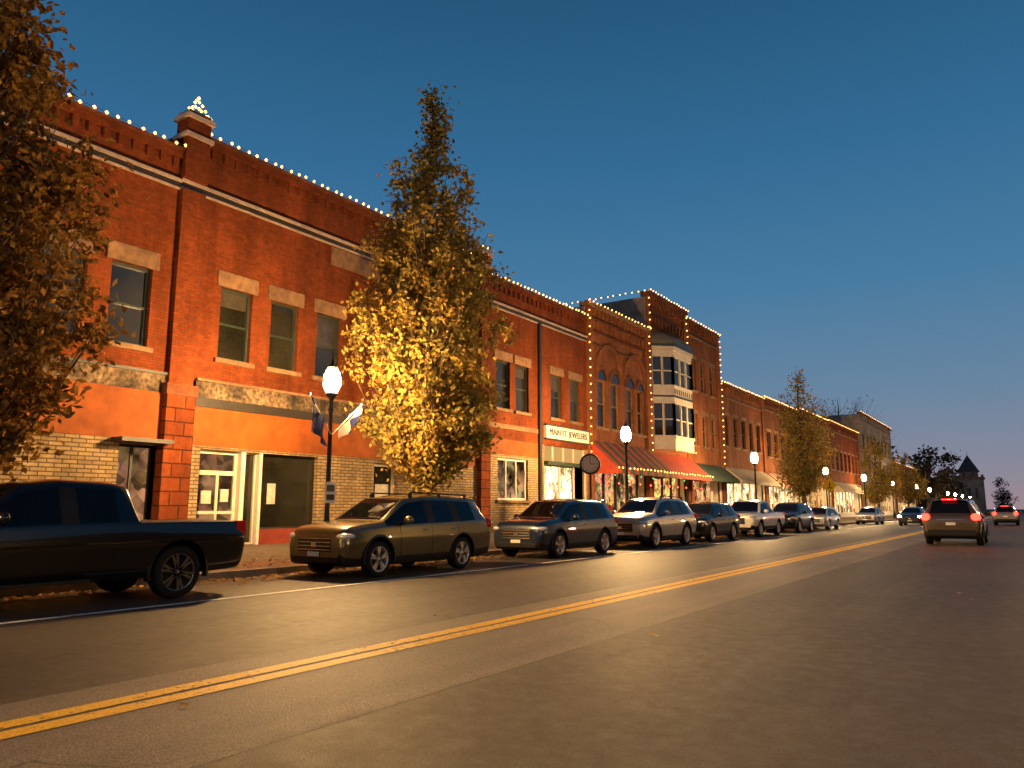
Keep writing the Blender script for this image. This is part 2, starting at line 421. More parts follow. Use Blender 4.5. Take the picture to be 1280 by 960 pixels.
window(mb,FX,10.11,11.2,.3,2.98,M['darktrim'],M['glowdim'],sash=False,mull=1,depth=.45)
mb.box(FX-.02,FX+.5,9.9,11.25,2.99,3.09,M['darktrim'])
cornice(mb,FX,y0,y1,10.15)
corbels(mb,FX,y0,y1,zt-.25,M['brick'])
mb.box(FX-.3,FX+.1,y0,y1,zt-.25,zt-.05,M['brick'])
mb.box(FX-.35,FX+.14,y0,y1,zt-.048,zt+.04,M['brick3'])
shell(mb,FX,y0,y1,0,zt-.1,M['brick'])
mb.build('walls',A)
lights([((FX+.16,y0,zt+.09),(FX+.16,y1,zt+.09))],A)

# ---- Building B
B=empty('brick_commercial_building')
mb=MB(); y0,y1=11.2,25.5; zt=11.75
wins=[(y,y+1.06,5.52,7.6) for y in (12.68,14.42,16.22,19.5,21.25,23.0)]
wall(mb,FX,y0,y1,4.8,zt,wins,M['brick'])
for w in wins:
    window(mb,FX,*w,M['green']); lintel(mb,FX,w[0],w[1],w[3],.44); sill(mb,FX,w[0],w[1],w[2])
mb.box(FX-.2,FX+.05,12.05,24.85,4.35,4.8,M['stoneband'])
mb.box(FX-.2,FX+.11,12.05,24.85,4.802,4.87,M['stone'])
mb.box(FX-.2,FX+.10,12.05,24.85,4.10,4.348,M['darktrim'])
mb.box(FX-.2,FX+.03,12.05,24.85,3.05,4.098,M['orange'])
mb.box(FX-.05,FX+.06,16.7,19.0,9.35,9.95,M['stone'])
lo=[(12.35,16.5,.3,2.96),(19.0,20.15,1.0,2.9)]
wall(mb,FX,y0,y1,0,3.048,lo,M['pale'],.25)
window(mb,FX,12.35,13.66,.36,2.96,M['cream'],M['glowdim'],f=.10,sash=False,depth=.25)
xi=FX-.16
mb.box(xi,xi+.05,12.45,13.56,2.28,2.40,M['cream'])
mb.box(xi,xi+.045,12.97,13.05,.46,2.28,M['cream'])
mb.box(xi,xi+.06,12.46,13.55,1.22,1.30,M['cream'])
mb.box(xi-.02,xi+.03,12.55,12.85,1.5,1.85,M['paper']); mb.box(xi-.02,xi+.03,13.15,13.4,1.55,1.9,M['paper'])
mb.box(FX-.25,FX+.02,13.662,13.80,.3,2.96,M['white'])
window(mb,FX,13.8,14.3,.36,2.96,M['cream'],M['glass'],f=.05,sash=False,depth=.25)
mb.box(FX-.25,FX+.0,14.302,14.40,.3,2.96,M['white'])
mb.box(FX-.24,FX+.03,14.402,16.5,.3,.78,M['redpanel'])
window(mb,FX,14.402,16.5,.78,2.96,M['darktrim'],M['glass'],f=.05,sash=False,depth=.25)
mb.box(FX-.19,FX-.18,14.75,15.05,1.5,2.1,M['paper'])
window(mb,FX,19.0,20.15,1.0,2.9,M['cream'],M['glass'],f=.09,sash=False)
mb.box(FX-.18,FX-.165,19.25,19.9,1.4,2.2,M['paper'])
pilaster(mb,FX,11.2,11.9,10.0); pilaster(mb,FX,24.95,25.48,10.0)
mb.box(FX-.1,FX+.12,17.95,18.25,4.9,9.0,M['brick'])
cornice(mb,FX,y0,y1,10.2)
for yy in (11.55,25.2):
    mb.box(FX-.35,FX+.2,yy-.35,yy+.35,10.3,12.05,M['brick'])
    mb.box(FX-.42,FX+.28,yy-.43,yy+.43,12.051,12.17,M['trim'])
    mb.box(FX-.35,FX+.2,yy-.34,yy+.34,12.171,12.3,M['stone'])
    mb.box(FX-.42,FX+.27,yy-.42,yy+.42,11.5,11.62,M['trim'])
corbels(mb,FX,11.95,24.8,zt-.25,M['brick'])
mb.box(FX-.3,FX+.1,11.95,24.8,zt-.25,zt-.05,M['brick'])
mb.box(FX-.35,FX+.14,11.95,24.8,zt-.048,zt+.04,M['brick3'])
shell(mb,FX,y0,y1,0,zt-.1,M['brick'])
mb.build('walls',B)
star=[((FX+.1,11.2,12.33),(FX+.1,11.9,12.33)),((FX+.1,11.25,12.35),(FX,11.55,12.85)),((FX+.1,11.85,12.35),(FX,11.55,12.85)),((FX+.1,11.4,12.5),(FX,11.7,12.5))]
lights([((FX+.16,11.95,zt+.09),(FX+.16,24.8,zt+.09)),((FX+.25,24.85,12.33),(FX+.25,25.55,12.33))],B)
lights(star,B,.14,.05,name='lit_finial')

# ---- Building C
Cb=empty('brick_commercial_building')
mb=MB(); y0,y1=25.5,34.3; zt=11.3
wins=[(a,a+1.06,5.62,7.72) for a in (26.2,27.72,30.72,32.58)]
wall(mb,FX,y0,y1,4.3,zt,wins,M['brick'])
for w in wins:
    window(mb,FX,*w,M['green']); lintel(mb,FX,w[0],w[1],w[3],.4); sill(mb,FX,w[0],w[1],w[2])
mb.box(FX-.1,FX+.07,25.55,29.5,4.75,4.95,M['stone'])
mb.box(FX-.2,FX+.03,25.55,29.5,3.65,4.298,M['orange'])
wall(mb,FX,y0,y1,0,4.298,[(26.35,28.7,1.72,3.5),(30.1,34.2,.35,4.298)],M['pale'],.25)
window(mb,FX,26.35,28.7,1.72,3.5,M['white'],M['glowdim'],f=.09,sash=False,mull=2,depth=.2)
mb.box(FX-.05,FX+.1,26.2,28.85,1.6,1.72,M['stone'])
mb.box(FX-.1,FX+.12,29.55,29.75,.3,10.0,M['darktrim'])
mb.poly([(FX-.23,30.1,3.55),(FX-.23,34.2,3.55),(FX-.23,34.2,4.3),(FX-.23,30.1,4.3)],M['litpanel'])
for k in range(5): mb.box(FX-.22,FX-.16,30.1+k*1.01,30.16+k*1.01,3.5,4.298,M['cream'])
mb.box(FX-.2,FX+.25,30.05,34.25,3.38,3.54,M['awgreen'])
mb.poly([(FX-.9,30.1,.9),(FX-.9,34.2,.9),(FX-.9,34.2,3.4),(FX-.9,30.1,3.4)],M['glow2'])
mb.box(FX-.85,FX-.02,30.12,32.9,.36,1.3,M['white']); 
for yy in (30.12,31.5,32.9,34.1): mb.box(FX-.1,FX-.03,yy,yy+.08,.36,3.4,M['cream'])
mb.box(FX-.05,FX+.14,30.1,34.25,4.62,5.2,M['white'])
mb.box(FX-.05,FX+.17,30.05,34.3,5.202,5.27,M['darktrim']); mb.box(FX-.05,FX+.17,30.05,34.3,4.55,4.618,M['darktrim'])
cornice(mb,FX,y0,y1,10.15)
corbels(mb,FX,y0,y1,zt-.25,M['brick']); mb.box(FX-.3,FX+.1,y0,y1,zt-.25,zt-.05,M['brick'])
mb.box(FX-.35,FX+.14,y0+.1,y1,zt-.048,zt+.04,M['brick3'])
shell(mb,FX,y0,y1,0,zt-.1,M['brick'])
mb.build('walls',Cb)
tc=bpy.data.curves.new('sign_text','FONT'); tc.body='MAIN ST. JEWELERS'; tc.size=.42; tc.align_x='CENTER'; tc.align_y='CENTER'; tc.extrude=.01; tc.materials.append(M['darktrim'])
to=bpy.data.objects.new('sign_lettering',tc); scene.collection.objects.link(to); to.location=(FX+.155,32.17,4.91); to.rotation_euler=(R(90),0,R(90)); to.parent=Cb
lights([((FX+.16,25.7,zt+.09),(FX+.16,y1,zt+.09))],Cb)

def arch(mb,x,yc,z,r,t,mat,n=12,d=.08,fill=None):
    for i in range(n):
        a0=math.pi*i/n; a1=math.pi*(i+1)/n
        def P(rr,a,xx): return (xx,yc+rr*math.cos(a),z+rr*math.sin(a))
        v=[P(r,a0,x-.03),P(r+t,a0,x-.03),P(r+t,a1,x-.03),P(r,a1,x-.03),P(r,a0,x+d),P(r+t,a0,x+d),P(r+t,a1,x+d),P(r,a1,x+d)]
        mb.mesh(v,[(0,1,2,3),(4,7,6,5),(0,4,5,1),(1,5,6,2),(2,6,7,3),(3,7,4,0)],mat)
    if fill:
        mb.poly([(x+.006,yc+r*math.cos(math.pi*i/n),z+r*math.sin(math.pi*i/n)) for i in range(n+1)],fill)
def awning(mb,x,y0,y1,zt,zb,out,mat,stripe=None,val=.25):
    nseg=max(1,int((y1-y0)/.5))
    for i in range(nseg):
        a=y0+(y1-y0)*i/nseg; b=y0+(y1-y0)*(i+1)/nseg; m=mat if (stripe is None or i%2==0) else stripe
        mb.poly([(x+out,a,zb),(x+out,b,zb),(x+.01,b,zt),(x+.01,a,zt)],m)
        mb.poly([(x+out+.005,a,zb-val),(x+out+.005,b,zb-val),(x+out+.005,b,zb),(x+out+.005,a,zb)],m)
    for yy in (y0,y1): mb.poly([(x+.01,yy,zt),(x+out,yy,zb),(x+out,yy,zb-val),(x+.01,yy,zb-val)],mat)
def shopfront(mb,x,y0,y1,z0,z1,glow,frame,n=4,back=.9):
    mb.poly([(x-back,y0,z0),(x-back,y1,z0),(x-back,y1,z1),(x-back,y0,z1)],glow)
    mb.poly([(x-back,y0,z1),(x-back,y1,z1),(x,y1,z1),(x,y0,z1)],M['cream'])
    mb.poly([(x-back,y0,z0),(x,y0,z0),(x,y0,z1),(x-back,y0,z1)],M['cream'])
    mb.poly([(x-back,y1,z0),(x,y1,z0),(x,y1,z1),(x-back,y1,z1)],M['cream'])
    mb.box(x-.2,x-.02,y0,y1,z0,z0+.55,frame)
    for i in range(n+1):
        y=y0+(y1-y0-.1)*i/n; mb.box(x-.15,x-.01,y,y+.1,z0+.552,z1,frame)
    for i in range(n*3):
        y=random.uniform(y0+.2,y1-.4); w=random.uniform(.15,.4); h=random.uniform(.3,.9)
        mb.box(x-back+.15,x-back+.3,y,y+w,z0+.55,z0+.6+h,random.choice([M['redcloth'],M['white'],M['orange'],M['darktrim'],M['green']]))

# ---- Building D (ornate, arched)
D=empty('ornate_brick_building')
mb=MB(); y0,y1=34.3,42.1; zt=12.1
wins=[(35.5,36.6,5.6,8.2),(37.1,38.2,5.6,8.2),(39.0,40.1,5.6,8.2),(40.5,41.4,5.6,8.2)]
wall(mb,FX,y0,y1,4.2,zt,wins,M['brick2'])
for w in wins:
    window(mb,FX,*w,M['stone'],f=.09); sill(mb,FX,w[0],w[1],w[2])
    yc=(w[0]+w[1])/2; arch(mb,FX,yc,8.2,(w[1]-w[0])/2,.2,M['brick3'],fill=M['glass'])
for yc in (36.85,40.2): arch(mb,FX,yc,8.6,1.35,.25,M['brick2'],16,.12)
wall(mb,FX,y0,y1,0,4.198,[(34.7,41.8,.35,3.6)],M['brick3'],.3)
shopfront(mb,FX,34.7,41.8,.35,3.6,M['glow3'],M['darktrim'],5)
awning(mb,FX,34.5,42.0,4.85,3.35,1.6,M['awred'],M['awgreen'])
for yy in (34.32,41.6): mb.box(FX-.1,FX+.15,yy,yy+.45,.3,zt+.1,M['brick2'])
for z in (9.9,10.6,11.3): mb.box(FX-.1,FX+.1,34.78,41.58,z,z+.1,M['brick3'])
corbels(mb,FX,34.8,41.55,11.3,M['brick2'],.5,.45,.22,.12); corbels(mb,FX,34.8,41.55,zt-.15,M['brick2'],.5,.4,.22,.16)
mb.box(FX-.35,FX+.24,y0+.01,y1-.01,zt-.148,zt+.05,M['stone'])
shell(mb,FX,y0,y1,0,zt-.2,M['brick2'],side=M['greywall'])
mb.build('walls',D)
lights([((FX+.28,y0,zt+.08),(FX+.28,y1,zt+.08)),((FX+.2,34.4,3.8),(FX+.2,34.4,zt)),((FX+.2,42.05,4.8),(FX+.2,42.05,zt)),((FX+1.65,34.5,3.4),(FX+1.65,42,3.4))],D,.42,.05)

# ---- Building E (three storey, with bay)
E=empty('three_storey_brick_building')
mb=MB(); y0,y1=42.1,48.4; zt=14.6
wall(mb,FX,y0,y1,4.2,zt,[],M['brick2'])
wall(mb,FX,y0,y1,0,4.198,[(42.5,48.1,.35,3.6)],M['brick3'],.3)
shopfront(mb,FX,42.5,48.1,.35,3.6,M['glow1'],M['darktrim'],4)
awning(mb,FX,42.3,48.3,4.7,3.35,1.5,M['awred'],M['awred'])
mb.box(FX-.1,FX+.12,y0+.02,y0+.4,4.3,zt-.3,M['brick2']); mb.box(FX-.1,FX+.12,y1-.4,y1-.02,4.3,zt-.3,M['brick2'])
for z in (12.5,13.2): mb.box(FX-.1,FX+.1,y0+.41,y1-.41,z,z+.12,M['brick3'])
corbels(mb,FX,y0+.4,y1-.4,13.2,M['brick2'],.55,.5,.24,.12); corbels(mb,FX,y0+.1,y1-.1,zt-.3,M['brick2'],.5,.45,.24,.2)
mb.box(FX-.35,FX+.3,y0+.01,y1-.01,zt-.298,zt,M['brick3'])
shell(mb,FX,y0,y1,0,zt-.35,M['brick2'],26,side=M['greywall'])
mb.build('walls',E)
mb=MB()
ya,yb,pr=42.75,47.7,1.0
def ring(off,z): 
    return [(FX,ya-off,z),(FX+pr+off,ya+.95-off*.4,z),(FX+pr+off,yb-.95+off*.4,z),(FX,yb+off,z)]
def band(z0,z1,off,mat):
    a=ring(off,z0);b=ring(off,z1)
    for i in range(3): mb.poly([a[i],a[i+1],b[i+1],b[i]],mat)
    mb.poly(b,mat); mb.poly(a[::-1],mat)
band(4.9,5.6,.0,M['cream']); band(5.602,5.75,.06,M['cream'])
band(5.752,7.7,-.06,M['glass']); band(7.702,8.1,.0,M['cream']); band(8.102,8.2,.06,M['green'])
band(8.202,8.75,.0,M['cream']); band(8.752,8.85,.06,M['cream']); band(8.852,10.6,-.06,M['glass'])
band(10.602,11.0,.02,M['cream']); band(11.002,11.25,.12,M['cream']); band(11.252,11.4,.18,M['green'])
for (z0,z1) in ((5.752,7.7),(8.852,10.6)):
    for i in range(3):
        p=Vector(ring(0,0)[i]);q=Vector(ring(0,0)[i+1]); k=3 if i==1 else 2
        for t in range(k+1):
            c=p.lerp(q,t/k); mb.box(c.x-.08,c.x+.03,c.y-.08,c.y+.08,z0,z1,M['cream'])
        zm=(z0+z1)/2
        pts=[p+Vector((0,0,zm-.04)),q+Vector((0,0,zm-.04)),q+Vector((0,0,zm+.04)),p+Vector((0,0,zm+.04))]
        mb.poly([(v.x-.02,v.y,v.z) for v in pts],M['cream'])
for i in range(9):
    y=ya+1.1+i*(yb-ya-2.2)/8; mb.box(FX+pr-.02,FX+pr+.02,y-.06,y+.06,8.32,8.62,M['green'])
pv=None
for t in range(6):
    a=t/5*math.pi/2; z=11.402+.85*math.sin(a)
    r_=[(FX,ya-.15+.9*(1-math.cos(a)),z),(FX+.05+(pr+.1)*math.cos(a),ya+.95+.3*(1-math.cos(a)),z),(FX+.05+(pr+.1)*math.cos(a),yb-.95-.3*(1-math.cos(a)),z),(FX,yb+.15-.9*(1-math.cos(a)),z)]
    if pv:
        for i in range(3): mb.poly([pv[i],pv[i+1],r_[i+1],r_[i]],M['copper'])
    pv=r_
mb.build('bay_window',E)
lights([((FX+.34,y0,zt+.03),(FX+.34,y1,zt+.03)),((FX,y0-.03,zt+.0),(FX-18,y0-.03,zt+.0)),((FX+.2,y0+.1,12.3),(FX+.2,y0+.1,zt)),((FX+1.1,ya+.9,4.85),(FX+1.1,yb-.9,4.85)),((FX+.2,48.38,12),(FX+.2,48.38,zt)),((FX+1.55,42.2,3.4),(FX+1.55,48.4,3.4))],E,.42,.05)
lights([((FX+.4,35,3.1),(FX+.4,48,3.1))],E,1.6,.05,M['bulbg'],name='green_lights'); lights([((FX+.2,36,2.7),(FX+.2,50,2.7))],E,1.3,.07,M['bulbr'],name='red_lights')

def generic(name,y0,y1,zt,mat,floors,nw,glow,aw,awst=None,frame='darktrim',side=None,z_sf=3.5,lightsp=.5):
    P=empty(name); mb=MB(); wins=[]
    w=(y1-y0-1)/nw
    for (za,zb) in floors:
        for i in range(nw):
            a=y0+.5+w*i+w*.22; wins.append((a,a+w*.5,za,zb))
    wall(mb,FX,y0,y1,z_sf+.8,zt,wins,mat)
    for q in wins: window(mb,FX,*q,M[frame],f=.08); lintel(mb,FX,q[0],q[1],q[3],.25); sill(mb,FX,q[0],q[1],q[2])
    wall(mb,FX,y0,y1,0,z_sf+.798,[(y0+.4,y1-.4,.35,z_sf)],M['brick3'],.3)
    shopfront(mb,FX,y0+.4,y1-.4,.35,z_sf,glow,M['white'],max(3,int((y1-y0)/2)))
    if aw: awning(mb,FX,y0+.3,y1-.3,z_sf+.9,z_sf-.1,1.3,aw,awst)
    for yy in (y0+.01,y1-.41): mb.box(FX-.1,FX+.12,yy,yy+.4,.3,zt-.2,mat)
    corbels(mb,FX,y0+.2,y1-.2,zt-.2,mat,.5,.4,.2,.14)
    mb.box(FX-.35,FX+.22,y0+.01,y1-.01,zt-.198,zt+.02,M['brick3'])
    mb.box(FX-.1,FX+.1,y0+.42,y1-.42,zt-1.1,zt-1.0,M['stone'])
    shell(mb,FX,y0,y1,0,zt-.25,mat,20,side=side)
    mb.build('walls',P)
    lights([((FX+.26,y0,zt+.06),(FX+.26,y1,zt+.06))],P,lightsp,.055)
    return P
F=generic('three_storey_brick_building',48.4,55.1,14.2,M['brick2'],[(5.6,7.8),(9.4,11.6)],3,M['glow3'],M['awgreen'],frame='stone')
lights([((FX+.2,55.05,4.6),(FX+.2,55.05,14.2))],F,.45)
generic('brick_shop_building',55.1,66,10.7,M['brick2'],[(6.0,8.3)],5,M['glow2'],M['awcream'],side=M['greywall'])
generic('brick_shop_building',66,78.5,10.9,M['brick3'],[(5.8,8.0)],5,M['glow2'],M['awcream'],M['awred'])
generic('brick_shop_building',78.5,92,11.2,M['brick3'],[(5.8,8.0)],6,M['glow1'],None)
generic('brick_shop_building',92,110,11.3,M['brick'],[(5.8,8.0)],7,M['glow2'],M['awcream'],lightsp=.8)
generic('pale_stone_building',113,140,14.5,M['greywall'],[(5.6,7.8),(9.4,11.6)],8,M['glow1'],None,lightsp=1.5)
generic('brick_shop_building',142,168,9,M['brick3'],[(5.2,7.2)],8,M['glow1'],None,lightsp=1.5)

# ---- buildings on the other side of the street (behind and right of the viewer)
def opposite(y0,y1,H,mat):
    P=empty('building_across_street'); mb=MB(); x=9.0
    mb.box(x,x+16,y0,y1,-.1,H,mat); mb.box(x-.15,x+.2,y0,y1,H+.002,H+.3,M['darktrim'])
    n=int((y1-y0)/2.6)
    for i in range(n):
        a=y0+.8+i*(y1-y0-1.2)/n
        mb.box(x-.02,x-.01,a,a+1.1,5.0,7.0,M['glass']); mb.box(x-.08,x-.005,a-.1,a+1.2,7.002,7.3,mat); mb.box(x-.12,x-.004,a-.1,a+1.2,4.86,4.998,mat)
        mb.box(x-.05,x-.025,a+.5,a+.6,5.0,7.0,M['darktrim'])
    m=int((y1-y0)/3.5)
    for i in range(m):
        a=y0+.5+i*(y1-y0-.6)/m
        mb.box(x-.02,x-.01,a,a+2.7,.7,3.2,M['glowdim'] if i%2 else M['glass']); mb.box(x-.08,x-.03,a-.1,a,.2,3.3,M['darktrim']); mb.box(x-.08,x-.03,a+2.7,a+2.8,.2,3.3,M['darktrim'])
    mb.box(x-.06,x-.003,y0,y1,3.4,4.2,M['darktrim'])
    mb.build('walls',P)
for a,b,h in ((-26,-8,8.5),(-8,9,7.2),(12,30,8.0),(30,47,9.0),(50,75,8.0),(78,110,8.5)):
    opposite(a,b,h,M['darkwood'])

# ---- stone tower with pyramid roof
T=empty('stone_tower'); mb=MB(); tx,ty=-16.5,300
mb.box(tx-4,tx+4,ty-4,ty+4,-.1,11,M['greywall']); mb.box(tx-4.4,tx+4.4,ty-4.4,ty+4.4,11.002,11.7,M['stone'])
for k in range(6): mb.box(tx-4.4+k*1.6,tx-3.6+k*1.6,ty-4.4,ty-3.9,11.702,12.4,M['stone'])
mb.box(tx-2.6,tx+2.6,ty-2.6,ty+2.6,11.702,13.5,M['greywall'])
for s in(-1,1): mb.box(tx+s*1.3-.4,tx+s*1.3+.4,ty-2.65,ty-2.5,12,13.2,M['darktrim'])
b=[(tx-3.2,ty-3.2,13.5),(tx+3.2,ty-3.2,13.5),(tx+3.2,ty+3.2,13.5),(tx-3.2,ty+3.2,13.5)]
for i in range(4): mb.poly([b[i],b[(i+1)%4],(tx,ty,19.3)],M['roof'])
mb.poly(b[::-1],M['roof'])
for s in(-2,0,2): mb.box(tx+s-.35,tx+s+.35,ty-4.05,ty-3.9,5,8,M['darktrim'])
mb.tube((tx,ty,19),(tx,ty,20.5),.08,.05,M['blackmetal'],6)
mb.build('walls',T)

# ------------------------------------------------------------------ trees
def tree(name,x,y,H,W,cb,seed,nleaf,ls,mat,prof,nb=110,tr=.16,spread=.2,cl=5,de=1.0):
    r=np.random.default_rng(seed); P=empty(name,(0,0,0)); mb=MB(); z0=.15
    px=[(x,y,z0)]; k=10
    for i in range(1,k+1): px.append((x+r.normal(0,.04),y+r.normal(0,.04),z0+(H-.3)*i/k))
    for i in range(k):
        mb.tube(px[i],px[i+1],tr*(1-i/k)**.8+.012,tr*(1-(i+1)/k)**.8+.012,M['bark'],8,False)
    mb.tube((x,y,z0-.05),(x,y,z0+.3),tr*1.4,tr,M['bark'],8,False)
    def RR(t): return W/2*np.interp(t,prof[0],prof[1])
    tt=np.linspace(0,1,200); dens=np.interp(tt,prof[0],prof[1])**de+.08; dens/=dens.sum()
    cen=[];wt=[]
    for b in range(nb):
        t=float(r.choice(tt,p=dens))+r.uniform(-.003,.003); t=min(max(t,0),1)
        ht=cb+(H-cb)*t; rad=RR(t)*(r.uniform(.5,1.02) if r.random()<.88 else r.uniform(1.0,1.16)); az=r.uniform(0,2*np.pi)
        sz=max(cb-.6,ht-rad*r.uniform(.9,1.6)-.2)
        p0=np.array([x,y,sz]); p1=np.array([x+rad*math.cos(az),y+rad*math.sin(az),ht])
        pm=(p0+p1)/2+np.array([math.cos(az),math.sin(az),0])*rad*.12-np.array([0,0,.1*rad])
        mb.tube(p0,pm,.03+.01*rad,.02,M['bark'],5,False); mb.tube(pm,p1,.02,.008,M['bark'],4,False)
        for c in range(cl):
            q=r.uniform(.3,1.05); m_=p0*(1-q)**2+2*pm*q*(1-q)+p1*q*q if q<1 else p1
            cen.append(m_+r.normal(0,.12,3)); wt.append((.35+.65*rad/(W/2))*r.uniform(.25,1))
    mb.build('trunk',P)
    cen=np.array(cen); w=np.array(wt); w/=w.sum()
    idx=r.choice(len(cen),nleaf,p=w)
    L=cen[idx]+r.normal(0,1,(nleaf,3))*spread*r.uniform(.5,1.3,(nleaf,1))
    quads_obj('leaves',L,ls,mat,parent=P,aspect=.6)
    return P
prof=([0,.06,.15,.36,.52,.64,.74,.82,.88,.95,1],[.28,.60,.82,1,.86,.70,.58,.36,.18,.13,.08])
tree('oak_tree',-14.4,16.95,14.1,4.65,2.5,1,36000,.165,M['leaf'],prof,nb=260,spread=.18)
profL=([0,.1,.3,.5,.7,.8,.9,1],[.45,.75,1,.86,.5,.32,.2,.05])
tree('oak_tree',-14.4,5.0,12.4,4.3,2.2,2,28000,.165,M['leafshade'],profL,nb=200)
tree('oak_tree',-14.4,61.5,12.0,5.0,2.9,3,8000,.22,M['leaf'],prof,nb=120,spread=.28)
tree('oak_tree',-14.4,96,9.5,5.0,2.6,4,5000,.26,M['leaf'],([0,.2,.5,.8,1],[.5,.9,1,.6,.2]),nb=80)
tree('oak_tree',-14.4,122,9.0,5.5,2.6,5,4000,.28,M['leaf'],([0,.2,.5,.8,1],[.5,.9,1,.6,.2]),nb=70)
tree('bare_tree',-24,128,19,15,8,6,1500,.3,M['leafdark'],([0,.3,.6,.9,1],[.6,1,1,.8,.5]),nb=330,tr=.4)
cs=[];r=np.random.default_rng(9)
mbt=MB()
for k in range(80):
    yy=r.uniform(180,430); xx=r.uniform(-75,-22)*yy/300 if k<60 else r.uniform(-13,40)
    if k>=60: yy=r.uniform(360,520)
    h=r.uniform(9,16); wv=r.uniform(3.5,7)
    mbt.tube((xx,yy,-.1),(xx,yy,h*.7),.35,.12,M['bark'],6,False)
    for c in range(28):
        a=r.uniform(0,2*np.pi); q=r.uniform(0,1)
        cc=np.array([xx+wv*math.cos(a)*(1-.55*q)*r.uniform(.2,1),yy+wv*math.sin(a)*(1-.5*q),h*(.15+.85*q)])
        cs.append(cc+r.normal(0,1,(34,3))*r.uniform(.5,1.1))
dt=quads_obj('distant_trees',np.concatenate(cs),.75,M['leafdark'],aspect=.8)
mbt.build('trunks',dt)

# ------------------------------------------------------------------ street lamps
def lamp(x,y,g_='globe'):
    P=empty('street_lamp',(x,y,.15)); mb=MB()
    mb.lathe([(.0,0),(.22,0),(.22,.12),(.17,.18),(.15,.55),(.11,.65),(.09,.85),(.065,1.0),(.05,3.55),(.08,3.6),(.05,3.68),(.05,3.85),(.14,3.95),(.16,4.02),(.0,4.02)],M['blackmetal'],12)
    mb.lathe([(.0,4.64),(.13,4.64),(.12,4.70),(.04,4.76),(.03,4.84),(.0,4.9)],M['blackmetal'],10)
    mb.build('post',P)
    g=MB(); g.lathe([(.0,4.03),(.13,4.03),(.215,4.22),(.19,4.48),(.12,4.63),(.0,4.63)],M[g_],10 if y<40 else 7); g.build('acorn_globe',P)
    return P
L1=lamp(-14.0,12.83)
for y in (29.4,47.7,67.6,85.5,104.6,129,147,181,200,222,250): lamp(-14.0,y,'globe' if y<40 else 'globefar')
lamp(-14.0,-4.5)
for y in (-9,9,27,45,65,88,112,140): lamp(3.2,y,'globeopp')
mb=MB()
def flag(mb,base,tip,down,mat,stripe=None):
    b=Vector(base);t=Vector(tip); mb.tube(b,t,.014,.012,M['white'],6)
    mb.sphere(t,.03,M['chrome'],6,5)
    n=8; d=Vector(down)
    for i in range(n):
        for j in range(5):
            def P(i,j):
                q=t.lerp(b,.02+.62*i/n); w=math.sin(i*1.1+j*.9)*.05
                return q+d*(j/5)*(1-.25*i/n)+Vector((w,w*.8,0))
            mb.poly([P(i,j),P(i+1,j),P(i+1,j+1),P(i,j+1)],stripe if (stripe and i<4 and j>1) else mat,True)
flag(mb,(.05,-.02,3.0),(.3,-.95,3.85),(0.05,.12,-.85),M['blueflag'])
flag(mb,(.05,.02,3.0),(.3,.75,3.8),(0.05,-.25,-.6),M['whiteflag'],M['blueflag'])
mb.build('flags',L1)
mb=MB(); mb.box(.07,.09,-.16,.16,1.35,1.85,M['white']); mb.box(.091,.094,-.12,.12,1.62,1.78,M['green']); mb.box(.091,.094,-.12,.12,1.42,1.55,M['darktrim']); mb.build('parking_sign_plate',L1)

P=empty('street_clock',(-15.3,28.6,.17)); mb=MB()
mb.lathe([(0,0),(.2,0),(.2,.15),(.12,.3),(.1,.8),(.06,.95),(.05,2.6),(.09,2.68),(0,2.7)],M['blackmetal'],12)
n=24
for s in (-1,1):
    mb.mesh([(.0+.36*math.cos(2*math.pi*i/n),s*.11,3.05+.36*math.sin(2*math.pi*i/n)) for i in range(n)],[tuple(range(n))],M['cream'])
mb.lathe([(.36,-.12),(.44,-.13),(.44,.13),(.36,.12)],M['blackmetal'],24,(0,0,3.05),'Y')
for k in range(12):
    a=k*math.pi/6
    for s in(-1,1): mb.box(.3*math.cos(a)-.02,.3*math.cos(a)+.02,s*.114,s*.118,3.05+.3*math.sin(a)-.02,3.05+.3*math.sin(a)+.02,M['darktrim'])
for s in(-1,1):
    mb.box(-.012,.012,s*.115,s*.122,3.05,3.33,M['darktrim']); mb.box(0,.2,s*.115,s*.122,3.04,3.065,M['darktrim'])
o=mb.build('clock',P); o.rotation_euler=(0,0,R(25))

P=empty('warning_sign',(-13.6,67,.15)); mb=MB()
mb.tube((0,0,0),(0,0,3.7),.04,.04,M['chrome'],8)
s=.6; mb.mesh([(0,-.05,3.1-s),(s,-.05,3.1),(0,-.05,3.1+s),(-s,-.05,3.1),(0,-.03,3.1-s),(s,-.03,3.1),(0,-.03,3.1+s),(-s,-.03,3.1)],[(0,1,2,3),(7,6,5,4),(0,4,5,1),(1,5,6,2),(2,6,7,3),(3,7,4,0)],M['sign_yellow'])
mb.box(-.05,.05,-.06,-.052,2.95,3.35,M['darktrim']); mb.box(-.2,.2,-.06,-.0525,2.85,2.93,M['darktrim'])
mb.build('diamond_plate',P)
P=empty('litter_bin',(-14.3,24.3,.15)); mb=MB(); mb.lathe([(0,0),(.26,0),(.3,.1),(.3,.85),(.34,.9),(.3,.98),(.12,1.05),(0,1.05)],M['blackmetal'],14)
for i in range(14):
    a=2*math.pi*i/14; mb.box(.3*math.cos(a)-.015,.3*math.cos(a)+.015,.3*math.sin(a)-.015,.3*math.sin(a)+.015,.12,.83,M['plastic'])
mb.build('bin',P)

